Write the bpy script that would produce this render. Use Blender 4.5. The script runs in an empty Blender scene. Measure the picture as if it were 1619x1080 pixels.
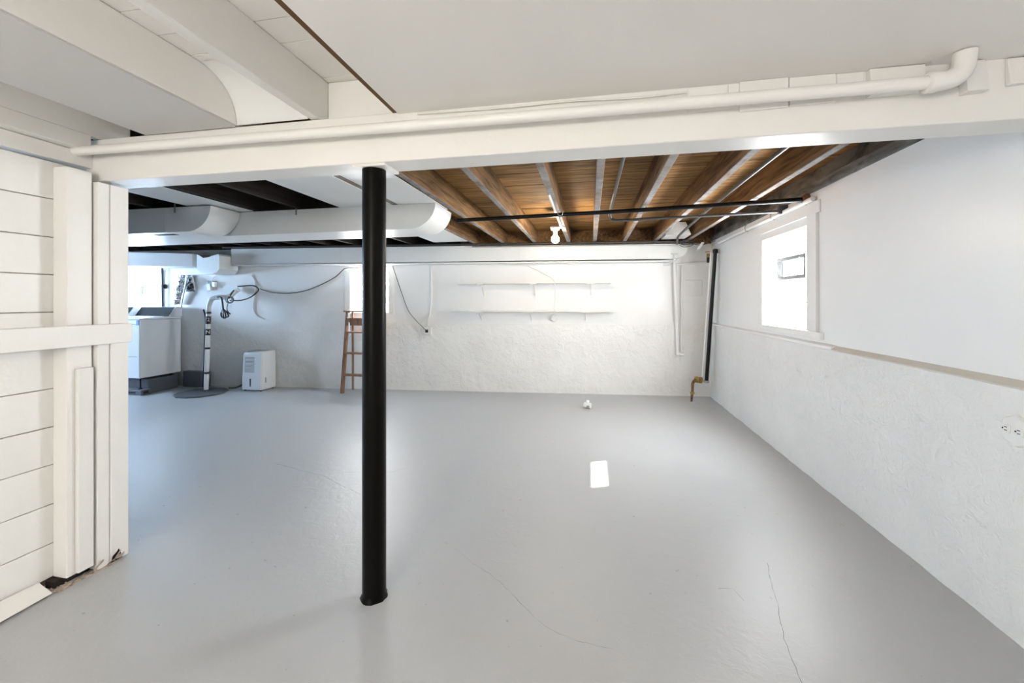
import bpy, bmesh, math, random
from mathutils import Vector, Matrix, noise
random.seed(7)
S = bpy.context.scene
COL = S.collection

# ------------------------------------------------------------------ camera, world, sun, exposure
F, CX, HY, H = 650.0, 809.5, 475.0, 1.38          # focal length in px of the 1619x1080 frame, horizon row, eye height
A = math.atan(123.5 / F)
cam = bpy.data.cameras.new('camera'); camo = bpy.data.objects.new('camera', cam); COL.objects.link(camo)
camo.location = (0, 0, H); camo.rotation_euler = (math.pi / 2, 0, A)
cam.sensor_width = 36; cam.lens = 36 * F / 1619; cam.shift_y = -(540 - HY) / 1619; cam.clip_start = 0.02
S.camera = camo
W = bpy.data.worlds.new('world'); S.world = W; W.use_nodes = True
bg = W.node_tree.nodes['Background']; bg.inputs[0].default_value = (0.86, 0.93, 1, 1); bg.inputs[1].default_value = 3.0
sun = bpy.data.lights.new('sun', 'SUN'); suno = bpy.data.objects.new('sun', sun); COL.objects.link(suno)
sun.energy = 45; sun.angle = 0.009; sun.color = (1, 0.97, 0.92)
suno.rotation_euler = Vector((-1.72, -0.77, -1.67)).to_track_quat('-Z', 'Y').to_euler(); suno.location = (8, 6, 8)
S.view_settings.view_transform = 'Standard'; S.view_settings.look = 'None'
S.view_settings.exposure = 0.60; S.view_settings.gamma = 1.0; S.view_settings.use_curve_mapping = False
WIN_L, BULB_L, LAMP_L = 31.0, 240.0, 160.0         # window glass, ceiling bulb, lamp over the near half of the room

# ------------------------------------------------------------------ pixel -> point (distance always comes from the surface touched)
fw = Vector((-math.sin(A), math.cos(A), 0)); rt = Vector((math.cos(A), math.sin(A), 0)); EYE = Vector((0, 0, H))
def ray(x, y): return fw + rt * ((x - CX) / F) + Vector((0, 0, (HY - y) / F))
def atz(x, y, z=0.0): d = ray(x, y); return EYE + d * ((z - H) / d.z)
def atX(x, y, X): d = ray(x, y); return EYE + d * (X / d.x)
def atY(x, y, Y): d = ray(x, y); return EYE + d * (Y / d.y)
SL = 0.09
def yb(X): return 6.21 + SL * (X - 0.47)            # face of the lower back wall
REC = 0.05                                          # upper back wall sits back by this much
def bw(x, y, off=-REC):
    d = ray(x, y); t = (yb(0) - off) / (d.y - SL * d.x); return EYE + d * t

# ------------------------------------------------------------------ mesh builder
class MB:
    def __init__(s): s.v = []; s.f = []
    def add(s, vs, fs):
        b = len(s.v); s.v += [tuple(v) for v in vs]; s.f += [tuple(i + b for i in f) for f in fs]; return s
    def hexa(s, p):                                 # 8 points: bottom ring, top ring
        return s.add(p, [(3, 2, 1, 0), (4, 5, 6, 7), (0, 1, 5, 4), (1, 2, 6, 5), (2, 3, 7, 6), (3, 0, 4, 7)])
    def box(s, x0, x1, y0, y1, z0, z1):
        return s.hexa([(x0, y0, z0), (x1, y0, z0), (x1, y1, z0), (x0, y1, z0), (x0, y0, z1), (x1, y0, z1), (x1, y1, z1), (x0, y1, z1)])
    def bwbox(s, X0, X1, o0, o1, z0, z1):           # along the back wall, o = distance in front of it
        y = lambda X, o: yb(X) - o
        return s.hexa([(X0, y(X0, o1), z0), (X1, y(X1, o1), z0), (X1, y(X1, o0), z0), (X0, y(X0, o0), z0),
                       (X0, y(X0, o1), z1), (X1, y(X1, o1), z1), (X1, y(X1, o0), z1), (X0, y(X0, o0), z1)])
    def obox(s, c, ax, ay, az):                     # centre + three half-axis vectors
        c, ax, ay, az = map(Vector, (c, ax, ay, az))
        return s.hexa([c - ax - ay - az, c + ax - ay - az, c + ax + ay - az, c - ax + ay - az,
                       c - ax - ay + az, c + ax - ay + az, c + ax + ay + az, c - ax + ay + az])
    def tube(s, pts, r, n=10, smooth=0, closed_caps=True):
        pts = [Vector(p) for p in pts]
        if smooth:
            q = []; P = [pts[0] * 2 - pts[1]] + pts + [pts[-1] * 2 - pts[-2]]
            for i in range(1, len(P) - 2):
                for k in range(smooth):
                    t = k / smooth; a, b, c, d = P[i - 1:i + 3]
                    q.append(0.5 * ((2 * b) + (c - a) * t + (2 * a - 5 * b + 4 * c - d) * t * t + (3 * b - a - 3 * c + d) * t ** 3))
            pts = q + [pts[-1]]
        rs = r if isinstance(r, (list, tuple)) else [r] * len(pts)
        b = len(s.v); u = None
        for i, p in enumerate(pts):
            t = (pts[min(i + 1, len(pts) - 1)] - pts[max(i - 1, 0)]).normalized()
            if u is None: u = t.orthogonal().normalized()
            else:
                u = (u - t * u.dot(t)); u = u.normalized() if u.length > 1e-6 else t.orthogonal().normalized()
            w = t.cross(u)
            for k in range(n):
                a = 2 * math.pi * k / n; s.v.append(tuple(p + (u * math.cos(a) + w * math.sin(a)) * rs[i]))
        for i in range(len(pts) - 1):
            for k in range(n):
                k2 = (k + 1) % n
                s.f.append((b + i * n + k, b + i * n + k2, b + (i + 1) * n + k2, b + (i + 1) * n + k))
        if closed_caps:
            s.f.append(tuple(b + k for k in range(n))[::-1]); e = b + (len(pts) - 1) * n; s.f.append(tuple(e + k for k in range(n)))
        return s
    def lathe(s, c, prof, axis='Z', n=24):          # prof: (radius, height along axis)
        c = Vector(c); b = len(s.v)
        if isinstance(axis, str): axis = {'X': (1, 0, 0), 'Y': (0, 1, 0), 'Z': (0, 0, 1)}[axis]
        az = Vector(axis).normalized(); u = az.orthogonal().normalized(); w = az.cross(u)
        for r, h in prof:
            for k in range(n):
                a = 2 * math.pi * k / n; s.v.append(tuple(c + az * h + (u * math.cos(a) + w * math.sin(a)) * r))
        for i in range(len(prof) - 1):
            for k in range(n):
                k2 = (k + 1) % n
                s.f.append((b + i * n + k, b + i * n + k2, b + (i + 1) * n + k2, b + (i + 1) * n + k))
        s.f.append(tuple(b + k for k in range(n))[::-1]); e = b + (len(prof) - 1) * n; s.f.append(tuple(e + k for k in range(n)))
        return s
    def prism(s, poly, ext):                        # 3-D polygon extruded by a vector
        ext = Vector(ext); n = len(poly); p = [Vector(v) for v in poly]
        return s.add(p + [v + ext for v in p], [tuple(range(n))[::-1], tuple(range(n, 2 * n))] +
                     [(i, (i + 1) % n, n + (i + 1) % n, n + i) for i in range(n)])
    def rects(s, frame, us, vs, holes, o0, o1):     # slab with rectangular holes; frame(u, o, v) -> point
        for i in range(len(us) - 1):
            for j in range(len(vs) - 1):
                um, vm = (us[i] + us[i + 1]) / 2, (vs[j] + vs[j + 1]) / 2
                if any(h[0] < um < h[1] and h[2] < vm < h[3] for h in holes): continue
                u0, u1, v0, v1 = us[i], us[i + 1], vs[j], vs[j + 1]
                s.hexa([frame(u0, o0, v0), frame(u1, o0, v0), frame(u1, o1, v0), frame(u0, o1, v0),
                        frame(u0, o0, v1), frame(u1, o0, v1), frame(u1, o1, v1), frame(u0, o1, v1)])
        return s

ORG = {}
def link(name, mb, mat, org=(0, 0, 0), bevel=0, shade=False, seg=2):
    me = bpy.data.meshes.new(name); org = Vector(org)
    me.from_pydata([tuple(Vector(v) - org) for v in mb.v], [], mb.f)
    bm = bmesh.new(); bm.from_mesh(me)
    bmesh.ops.recalc_face_normals(bm, faces=bm.faces)
    if bevel:
        es = [e for e in bm.edges if len(e.link_faces) == 2 and e.calc_face_angle(0) > 0.6]
        bmesh.ops.bevel(bm, geom=es, offset=bevel, segments=seg, affect='EDGES', profile=0.5, clamp_overlap=True)
    if shade:
        for f in bm.faces: f.smooth = True
        for e in bm.edges:
            if len(e.link_faces) == 2 and e.calc_face_angle(0) > 0.7: e.smooth = False
    bm.to_mesh(me); bm.free()
    me.materials.append(mat)
    o = bpy.data.objects.new(name, me); COL.objects.link(o); return o
def props(o, label=None, cat=None, group=None, kind=None):
    if label: o['label'] = label
    if cat: o['category'] = cat
    if group: o['group'] = group
    if kind: o['kind'] = kind
    return o
def empty(name, loc, label=None, cat=None, group=None, kind=None):
    o = bpy.data.objects.new(name, None); COL.objects.link(o); o.location = loc; o.empty_display_size = 0.1
    ORG[o.name] = Vector(loc); return props(o, label, cat, group, kind)
def part(name, mb, mat, parent, bevel=0, shade=False, label=None, kind=None, seg=2):
    og = ORG[parent.name]
    o = link(name, mb, mat, og, bevel, shade, seg); o.parent = parent; ORG[o.name] = og
    return props(o, label, kind=kind)
def solo(name, mb, mat, label=None, cat=None, group=None, kind=None, bevel=0, shade=False):
    xs, ys, zs = zip(*mb.v); og = ((min(xs) + max(xs)) / 2, (min(ys) + max(ys)) / 2, min(zs))
    o = link(name, mb, mat, og, bevel, shade); o.location = og; ORG[o.name] = Vector(og)
    return props(o, label, cat, group, kind)
def alike(src, parent, delta):                     # a copy of a part that shares its mesh
    c = src.copy(); COL.objects.link(c); c.parent = parent; c.location = src.location + Vector(delta); return c

# ------------------------------------------------------------------ materials
def srgb(r, g, b): return tuple(((c / 255 + 0.055) / 1.055) ** 2.4 if c > 10 else c / 255 / 12.92 for c in (r, g, b)) + (1,)
class NT:
    def __init__(s, name):
        s.m = bpy.data.materials.new(name); s.m.use_nodes = True; s.t = s.m.node_tree; s.b = s.t.nodes['Principled BSDF']
        s.out = s.t.nodes['Material Output']
    def n(s, typ, **kw):
        o = s.t.nodes.new(typ)
        for k, v in kw.items():
            if k in o.inputs: o.inputs[k].default_value = v
            else: setattr(o, k, v)
        return o
    def l(s, a, b): s.t.links.new(a, b)
    def coord(s, scale=(1, 1, 1)):
        g = s.n('ShaderNodeNewGeometry'); m = s.n('ShaderNodeMapping'); m.inputs['Scale'].default_value = scale
        s.l(g.outputs['Position'], m.inputs['Vector']); return m.outputs[0]
    def noise(s, scale, detail=4, rough=0.55, co=None, dist=0):
        x = s.n('ShaderNodeTexNoise'); x.inputs['Scale'].default_value = scale; x.inputs['Detail'].default_value = detail
        x.inputs['Roughness'].default_value = rough; x.inputs['Distortion'].default_value = dist
        s.l(co or s.coord(), x.inputs['Vector']); return x.outputs['Fac']
    def ramp(s, fac, stops):
        r = s.n('ShaderNodeValToRGB'); e = r.color_ramp.elements
        while len(e) < len(stops): e.new(0.5)
        for i, (p, c) in enumerate(stops): e[i].position = p; e[i].color = c if len(c) == 4 else tuple(c) + (1,)
        s.l(fac, r.inputs[0]); return r.outputs[0]
    def bump(s, fac, strength, dist, prev=None):
        b = s.n('ShaderNodeBump'); b.inputs['Strength'].default_value = strength; b.inputs['Distance'].default_value = dist
        s.l(fac, b.inputs['Height'])
        if prev: s.l(prev, b.inputs['Normal'])
        return b.outputs[0]
def paint(name, col, rough=0.45, var=0.04, bump=0.15, bscale=40, spec=0.5, big=1.2):
    t = NT(name); c = col[:3]
    lo = tuple(max(0, x * (1 - var)) for x in c); hi = tuple(min(1, x * (1 + var)) for x in c)
    t.l(t.ramp(t.noise(big, 5), [(0.3, lo), (0.7, hi)]), t.b.inputs['Base Color'])
    t.b.inputs['Roughness'].default_value = rough; t.b.inputs['Specular IOR Level'].default_value = spec
    if bump: t.l(t.bump(t.noise(bscale, 3), bump, 0.01), t.b.inputs['Normal'])
    return t.m
def plain(name, col, rough=0.5, metal=0.0, spec=0.5, bump=0.0, bscale=60):
    t = NT(name); t.b.inputs['Base Color'].default_value = col; t.b.inputs['Roughness'].default_value = rough
    t.b.inputs['Metallic'].default_value = metal; t.b.inputs['Specular IOR Level'].default_value = spec
    if bump: t.l(t.bump(t.noise(bscale, 3), bump, 0.004), t.b.inputs['Normal'])
    return t.m
def glow(name, col, strength):
    t = NT(name); e = t.n('ShaderNodeEmission'); e.inputs[0].default_value = col; e.inputs[1].default_value = strength
    t.l(e.outputs[0], t.out.inputs[0]); return t.m
WHITE = (0.84, 0.835, 0.82)
M = {}
M['wall'] = paint('white wall paint', WHITE, 0.32, 0.02, 0.10, 26)
M['trimpaint'] = paint('white gloss trim paint', (0.83, 0.82, 0.79), 0.38, 0.03, 0.12, 30)
M['ceil'] = paint('matt white ceiling paint', (0.87, 0.85, 0.82), 0.7, 0.02, 0.05, 30)
M['beige'] = paint('beige ledge finish', (0.66, 0.62, 0.54), 0.7, 0.06, 0.3, 40)
M['duct'] = paint('white painted sheet metal', (0.80, 0.81, 0.80), 0.33, 0.03, 0.05, 12)
M['greypanel'] = paint('grey painted panel', (0.62, 0.62, 0.62), 0.5, 0.03, 0.05, 20)
def plaster():
    t = NT('rough painted foundation plaster')
    n1 = t.noise(9, 8, 0.6, dist=0.6); n2 = t.noise(45, 5, 0.6); n3 = t.noise(1.7, 4)
    sp = t.ramp(t.noise(26, 6, 0.65, dist=1.5), [(0.70, (0, 0, 0)), (0.76, (1, 1, 1))])
    base = t.ramp(n3, [(0.3, (0.79, 0.78, 0.75)), (0.7, (0.86, 0.85, 0.82))])
    mx = t.n('ShaderNodeMix', data_type='RGBA'); t.l(sp, mx.inputs[0]); t.l(base, mx.inputs[6]); mx.inputs[7].default_value = (0.60, 0.57, 0.52, 1)
    t.l(mx.outputs[2], t.b.inputs['Base Color']); t.b.inputs['Roughness'].default_value = 0.42
    t.l(t.bump(n2, 0.6, 0.007, t.bump(n1, 0.75, 0.028)), t.b.inputs['Normal']); return t.m
M['plaster'] = plaster()
def floorpaint():
    t = NT('grey gloss floor paint')
    a = t.noise(0.9, 6, 0.6); b = t.noise(14, 8, 0.65, dist=0.8); c = t.noise(70, 3)
    base = t.ramp(a, [(0.25, (0.45, 0.463, 0.482)), (0.75, (0.495, 0.503, 0.512))])
    mx = t.n('ShaderNodeMix', data_type='RGBA'); t.l(t.ramp(t.noise(24, 4, 0.6), [(0.69, (0, 0, 0)), (0.72, (0.6,) * 3)]), mx.inputs[0])   # scattered paint chips
    t.l(base, mx.inputs[6]); mx.inputs[7].default_value = (0.22, 0.21, 0.20, 1); t.l(mx.outputs[2], t.b.inputs['Base Color'])
    t.l(t.ramp(a, [(0.3, (0.36,) * 3), (0.7, (0.46,) * 3)]), t.b.inputs['Roughness'])
    t.l(t.bump(c, 0.05, 0.003, t.bump(b, 0.22, 0.012, t.bump(a, 0.2, 0.03))), t.b.inputs['Normal'])
    t.b.inputs['Specular IOR Level'].default_value = 0.6
    return t.m
M['floor'] = floorpaint()
def wood(name, dark, light, scale=(1.2, 14, 14), rough=0.75, underside=None):
    t = NT(name); co = t.coord(scale)
    n = t.noise(2.2, 7, 0.6, co, 0.7); k = t.noise(0.9, 3, 0.5)
    mx = t.n('ShaderNodeMath', operation='MULTIPLY_ADD'); t.l(k, mx.inputs[0]); mx.inputs[1].default_value = 0.5; t.l(n, mx.inputs[2])
    c = t.ramp(mx.outputs[0], [(0.5, dark), (0.95, light)])
    if underside:                                    # paint overspray on the bottom edge of the timber
        g = t.n('ShaderNodeNewGeometry'); sx = t.n('ShaderNodeSeparateXYZ'); t.l(g.outputs['Normal'], sx.inputs[0])
        lt = t.n('ShaderNodeMath', operation='LESS_THAN'); t.l(sx.outputs[2], lt.inputs[0]); lt.inputs[1].default_value = -0.7
        sp = t.n('ShaderNodeMath', operation='MULTIPLY'); t.l(lt.outputs[0], sp.inputs[0])
        t.l(t.ramp(t.noise(5, 6, 0.7), [(0.3, (0.1,) * 3), (0.62, (1, 1, 1))]), sp.inputs[1])
        m2 = t.n('ShaderNodeMix', data_type='RGBA'); t.l(sp.outputs[0], m2.inputs[0]); t.l(c, m2.inputs[6]); m2.inputs[7].default_value = underside
        c = m2.outputs[2]
    t.l(c, t.b.inputs['Base Color']); t.b.inputs['Roughness'].default_value = rough; t.b.inputs['Specular IOR Level'].default_value = 0.25
    t.l(t.bump(n, 0.3, 0.006), t.b.inputs['Normal']); return t.m
M['deck'] = wood('old brown deck board', (0.028, 0.012, 0.005), (0.50, 0.275, 0.10), (1.0, 16, 16))
M['joist'] = wood('old brown joist timber', (0.030, 0.016, 0.008), (0.32, 0.18, 0.08), (14, 1.0, 14), underside=(0.32, 0.32, 0.32, 1))
M['darkwood'] = wood('shade dark timber', (0.008, 0.006, 0.005), (0.030, 0.022, 0.018), (14, 1.0, 14))  # darker copy of the joist timber: shade of the left bays put into colour
M['darkdeck'] = wood('shade dark deck board', (0.006, 0.005, 0.004), (0.026, 0.018, 0.014), (1, 16, 16))  # deck boards likewise, with the left bays' shade in their colour
M['sill'] = wood('grey limewashed sill plate', (0.012, 0.011, 0.010), (0.30, 0.30, 0.29), (3, 1.4, 5))
M['ladder'] = wood('worn ladder wood', (0.10, 0.05, 0.03), (0.36, 0.21, 0.13), (9, 9, 2))
M['splinter'] = wood('splintered bare wood', (0.20, 0.13, 0.09), (0.62, 0.54, 0.46), (9, 9, 9))
M['brownstrip'] = plain('brown bare wood strip', srgb(96, 66, 36), 0.7)
M['black'] = plain('black gloss post paint', (0.003, 0.0025, 0.002, 1), 0.36, spec=0.10, bump=0.2, bscale=35)
M['blackpipe'] = plain('black iron pipe', (0.006, 0.0055, 0.005, 1), 0.35, spec=0.25)
M['steel'] = plain('dull galvanised steel', (0.42, 0.42, 0.41, 1), 0.38, 0.8)
M['darksteel'] = plain('grimy steel conduit', (0.07, 0.07, 0.07, 1), 0.42, 0.5)
M['foil'] = plain('crinkled aluminium foil', (0.7, 0.7, 0.71, 1), 0.25, 1.0, bump=1.0, bscale=40)
M['brass'] = plain('tarnished brass', (0.40, 0.28, 0.09, 1), 0.4, 0.9)
M['rust'] = paint('rusty iron', (0.20, 0.10, 0.055), 0.8, 0.5, 0.6, 80, 0.3, 30)
M['white'] = plain('white plastic', (0.82, 0.82, 0.80, 1), 0.35)
M['pvc'] = plain('white pvc', (0.78, 0.79, 0.77, 1), 0.3)
M['appliance'] = plain('white appliance enamel', (0.78, 0.79, 0.80, 1), 0.25)
M['console'] = plain('dark grey console plastic', (0.008, 0.009, 0.011, 1), 0.55, spec=0.15)
M['greyslab'] = paint('dark grey painted concrete', (0.10, 0.11, 0.13), 0.5, 0.1, 0.3, 30)
M['slot'] = plain('dark slot', (0.01, 0.01, 0.01, 1), 0.8)
M['ventgrey'] = plain('grey vent grille', (0.30, 0.31, 0.30, 1), 0.5)
M['cord'] = plain('black rubber cord', (0.012, 0.012, 0.013, 1), 0.45)
M['greycord'] = plain('grey cable', (0.12, 0.12, 0.12, 1), 0.5)
M['whitecord'] = plain('white painted cable', (0.75, 0.74, 0.71, 1), 0.45)
M['hose'] = plain('green hose', (0.07, 0.13, 0.08, 1), 0.4)
M['blue'] = plain('blue tape', srgb(35, 95, 170), 0.5)
M['alu'] = plain('grey aluminium vent frame', (0.16, 0.165, 0.165, 1), 0.4)
M['crack'] = plain('dark crack', (0.10, 0.10, 0.10, 1), 0.9)
M['block'] = glow('daylit glass block', (0.95, 0.975, 1, 1), WIN_L)
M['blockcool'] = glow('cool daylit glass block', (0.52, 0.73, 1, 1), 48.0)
M['blockdim'] = glow('dim fill window glow', (0.95, 0.97, 1, 1), 11.0)  # weaker glow, only for the added window behind the camera
M['mortar'] = glow('daylit mortar joint', (0.90, 0.96, 1, 1), 0.50)
M['bulb'] = glow('lit bulb', (1, 0.88, 0.68, 1), BULB_L)
M['lamp'] = glow('lit globe', (1, 0.86, 0.67, 1), LAMP_L)
def pane():
    t = NT('clear vent pane'); a = t.n('ShaderNodeBsdfTransparent'); g = t.n('ShaderNodeBsdfGlossy'); g.inputs['Roughness'].default_value = 0.05
    m = t.n('ShaderNodeMixShader'); m.inputs[0].default_value = 0.08
    t.l(a.outputs[0], m.inputs[1]); t.l(g.outputs[0], m.inputs[2]); t.l(m.outputs[0], t.out.inputs[0]); return t.m
M['pane'] = pane()

# ------------------------------------------------------------------ the setting
XR, XU, XL, YF, ZJ, ZD = 1.69, 1.72, -9.0, -2.6, 2.22, 2.42   # lower/upper right wall, far left, behind camera, joist bottom, deck
BW0, XP = 6.9, -2.57
floor = empty('floor', (0, 0, 0), 'grey painted concrete floor with hairline cracks', kind='structure')
part('slab', MB().box(XL, XR + 0.3, YF, BW0, -0.12, 0), M['floor'], floor)
def crack(px, w=0.0022):
    P = [atz(*p) for p in px]; q = []
    for a, b in zip(P, P[1:]):
        n = max(2, int((b - a).length / 0.03))
        for k in range(n):
            t = k / n; p = a.lerp(b, t); q.append(p + Vector((random.uniform(-1, 1), random.uniform(-1, 1), 0)) * 0.004)
    q.append(P[-1]); m = MB(); vs = []; fs = []
    for i, p in enumerate(q):
        d = (q[min(i + 1, len(q) - 1)] - q[max(i - 1, 0)]).normalized(); s_ = Vector((-d.y, d.x, 0)) * w * random.uniform(0.3, 1.1)
        vs += [p + s_ + Vector((0, 0, 0.0006)), p - s_ + Vector((0, 0, 0.0006))]
        if i: k = 2 * i; fs.append((k - 2, k - 1, k + 1, k))
    m.add(vs, fs); part('crack', m, M['crack'], floor)
crack([(1213, 890), (1222, 930), (1232, 970), (1240, 1010), (1253, 1045), (1268, 1080)], 0.0010)
crack([(720, 868), (745, 888), (775, 908), (800, 930), (830, 960), (860, 990), (905, 1012), (970, 1026)], 0.0007)
crack([(432, 732), (480, 745), (510, 752), (540, 768), (570, 782)], 0.0014)
crack([(610, 748), (640, 741)], 0.001)
crack([(520, 748), (570, 746)], 0.001)
crack([(1135, 930), (1160, 932), (1176, 950)], 0.0008)

def noisy_grid(frame, u0, u1, v0, v1, step, amp, sc):
    m = MB(); nu, nv = int((u1 - u0) / step), int((v1 - v0) / step); vs = []; fs = []
    for i in range(nu + 1):
        for j in range(nv + 1):
            u = u0 + (u1 - u0) * i / nu; v = v0 + (v1 - v0) * j / nv
            p = Vector(frame(u, 0, v)); o = amp * (noise.noise(p * sc) + 0.5 * noise.noise(p * sc * 2.7))
            if j == nv: o *= 0.3
            vs.append(frame(u, o + amp, v))
    for i in range(nu):
        for j in range(nv):
            a = i * (nv + 1) + j; fs.append((a, a + nv + 1, a + nv + 2, a + 1))
    return m.add(vs, fs)
# right wall: rough lower foundation, ledge, smooth upper wall with the window opening
ZL = 1.035
wr = empty('wall_right', (XR, 2, 0), 'white right wall with rough lower foundation and ledge', kind='structure')
WY0, WY1, WZ0, WZ1 = 3.665, 4.54, 1.157, 1.985
frR = lambda u, o, v: (XU + o, u, v)
part('upper_wall', MB().rects(frR, [YF, WY0, WY1, BW0], [ZL, WZ0, WZ1, 2.226], [(WY0, WY1, WZ0, WZ1)], 0, 0.2), M['wall'], wr)
part('foundation', noisy_grid(lambda u, o, v: (XR - o + 0.006, u, v), YF, 6.5, -0.01, ZL, 0.04, 0.006, 6), M['plaster'], wr, shade=True)
part('foundation_core', MB().box(XR + 0.012, XU + 0.2, YF, BW0, -0.1, ZL - 0.01), M['plaster'], wr)
part('ledge', MB().prism([(XR - 0.006, YF, ZL - 0.004), (XU + 0.01, YF, ZL + 0.028), (XU + 0.01, YF, ZL - 0.03), (XR + 0.012, YF, ZL - 0.03)], (0, 3.3 - YF, 0)), M['beige'], wr)  # near stretch of the ledge in a darker beige
part('ledge', MB().prism([(XR - 0.008, 3.3, ZL - 0.006), (XR - 0.004, 3.3, ZL + 0.012), (XU + 0.01, 3.3, ZL + 0.03), (XU + 0.01, 3.3, ZL - 0.03), (XR + 0.012, 3.3, ZL - 0.03)], (0, 3.0, 0)), M['wall'], wr)
part('sill_plate', MB().box(XU - 0.01, XU + 0.2, YF, BW0, 2.226, 2.30), M['sill'], wr)
part('rim_board', MB().box(XU + 0.04, XU + 0.2, YF, BW0, 2.30, ZD), M['sill'], wr)
# back wall
wb = empty('wall_back', (0, yb(0), 0), 'white back wall with rough lower half and shelves', kind='structure')
frB = lambda u, o, v: (u, yb(u) + o, v)
H2 = (-3.70, -3.08, 1.19, 1.88); H3 = (-7.52, -6.98, 1.28, 1.82)
part('upper_wall', MB().rects(lambda u, o, v: (u, yb(u) + REC + o, v), [XL, H3[0], H3[1], H2[0], H2[1], XU + 0.2], [1.03, H2[2], H3[2], H3[3], H2[3], 2.20], [H2, H3], 0, 0.22), M['wall'], wb)
part('rim_board', MB().rects(lambda u, o, v: (u, yb(u) + REC + o, v), [-1.95, XU + 0.2], [2.20, ZD], [], 0, 0.2), M['joist'], wb)
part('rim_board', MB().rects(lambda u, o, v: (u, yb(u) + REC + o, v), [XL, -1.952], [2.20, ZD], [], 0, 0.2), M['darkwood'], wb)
part('foundation', noisy_grid(lambda u, o, v: (u, yb(u) - o + 0.006, v), XL, XR + 0.02, -0.01, 1.035, 0.04, 0.007, 5), M['plaster'], wb, shade=True)
part('foundation_core', MB().rects(frB, [XL, XU + 0.2], [-0.1, 1.025], [], 0.014, 0.27), M['plaster'], wb)
part('ledge', MB().rects(frB, [XL, XU], [1.012, 1.032], [], -0.004, REC + 0.02), M['trimpaint'], wb)
# walls out of view that close the room
part('wall_panel', MB().rects(lambda u, o, v: (XL - o, u, v), [YF, 3.0, 4.6, BW0], [-0.1, 1.15, 1.95, ZD], [(3.0, 4.6, 1.15, 1.95)], 0, 0.15), M['wall'], empty('wall_far_left', (XL, 2, 0), 'white far wall beyond the laundry corner', kind='structure'))
solo('wall_front', MB().rects(lambda u, o, v: (u, YF - o, v), [XL, -1.6, -0.2, XU + 0.2], [-0.1, 1.15, 1.95, ZD], [(-1.6, -0.2, 1.15, 1.95)], 0, 0.15), M['wall'], 'white wall behind the open floor', kind='structure')
# left partition of horizontal boards with studs
wl = empty('wall_left', (XP, 1, 0), 'white board partition with painted studs and rail', kind='structure')
zb = [0.035, 0.20, 0.39, 0.582, 0.765, 0.951, 1.145, 1.323, 1.505, 1.687, 1.873, 2.055]
for i in range(len(zb) - 1):
    part('board', MB().box(XP - 0.02, XP + random.uniform(-.0015, .0015), YF, 1.81, zb[i] + 0.0018, zb[i + 1] - 0.0018), M['trimpaint'], wl, bevel=0.002, seg=1)
part('backing', MB().box(XP - 0.05, XP - 0.021, YF, 1.80, 0.0, 2.06), M['splinter'], wl)
def stud(x0, x1, y0, y1, z0, z1, nm='stud'): part(nm, MB().box(x0, x1, y0, y1, z0, z1), M['trimpaint'], wl, bevel=0.004)
stud(XP - 0.0005, -2.485, 1.550, 1.654, 0.034, 2.03)
stud(XP - 0.0005, -2.462, 1.662, 1.715, 0.006, 1.985)
stud(XP - 0.0005, -2.462, 1.7185, 1.805, 0.006, 1.985)
stud(-2.4845, -2.464, 1.582, 1.648, 0.04, 1.045, 'lath')
stud(XP - 0.0005, -2.485, 0.55, 0.64, 0.0, 2.03)
stud(XP - 0.0005, -2.485, -0.6, -0.51, 0.0, 2.03)
stud(XP - 0.0005, -2.485, -1.8, -1.71, 0.0, 2.03)
stud(-2.4615, -2.438, YF, 1.806, 1.155, 1.258, 'rail')
part('top_plate', MB().box(-2.66, -2.55, YF, 1.70, 2.066, 2.14), M['trimpaint'], wl, bevel=0.004)
part('top_plate', MB().box(-2.68, -2.50, YF, 1.66, 2.142, 2.2195), M['trimpaint'], wl, bevel=0.004)
# open deck and joists behind the beam
ce = empty('ceiling', (0, 4, ZJ), 'open ceiling of bare brown joists and deck boards', kind='structure')
y = 1.86
while y < 6.7:
    w = random.choice((0.115, 0.125, 0.135)); dz = random.uniform(0, 0.004)
    part('deck_board', MB().box(-1.95, XU + 0.2, y + 0.002, y + w - 0.002, ZD + dz, ZD + 0.022 + dz), M['deck'], ce)
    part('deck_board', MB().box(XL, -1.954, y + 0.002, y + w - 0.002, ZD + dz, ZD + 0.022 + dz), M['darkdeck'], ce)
    y += w
JX = [1.32, 0.885, 0.455, 0.040, -0.330, -0.815, -1.275, -1.700]
for i, x in enumerate(JX):
    part('joist', MB().box(x, x + 0.05, 1.852, yb(x) + REC - 0.002, ZJ, ZD - 0.001), M['joist'], ce, bevel=0.003, seg=1)
x = -2.22
while x > XL + 0.3:
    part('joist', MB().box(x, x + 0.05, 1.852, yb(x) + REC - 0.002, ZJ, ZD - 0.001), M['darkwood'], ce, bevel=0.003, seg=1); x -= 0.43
part('subfloor', MB().box(XL - 0.2, XU + 0.4, YF - 0.2, BW0 + 0.3, ZD + 0.03, ZD + 0.06), M['darkdeck'], ce)
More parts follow.
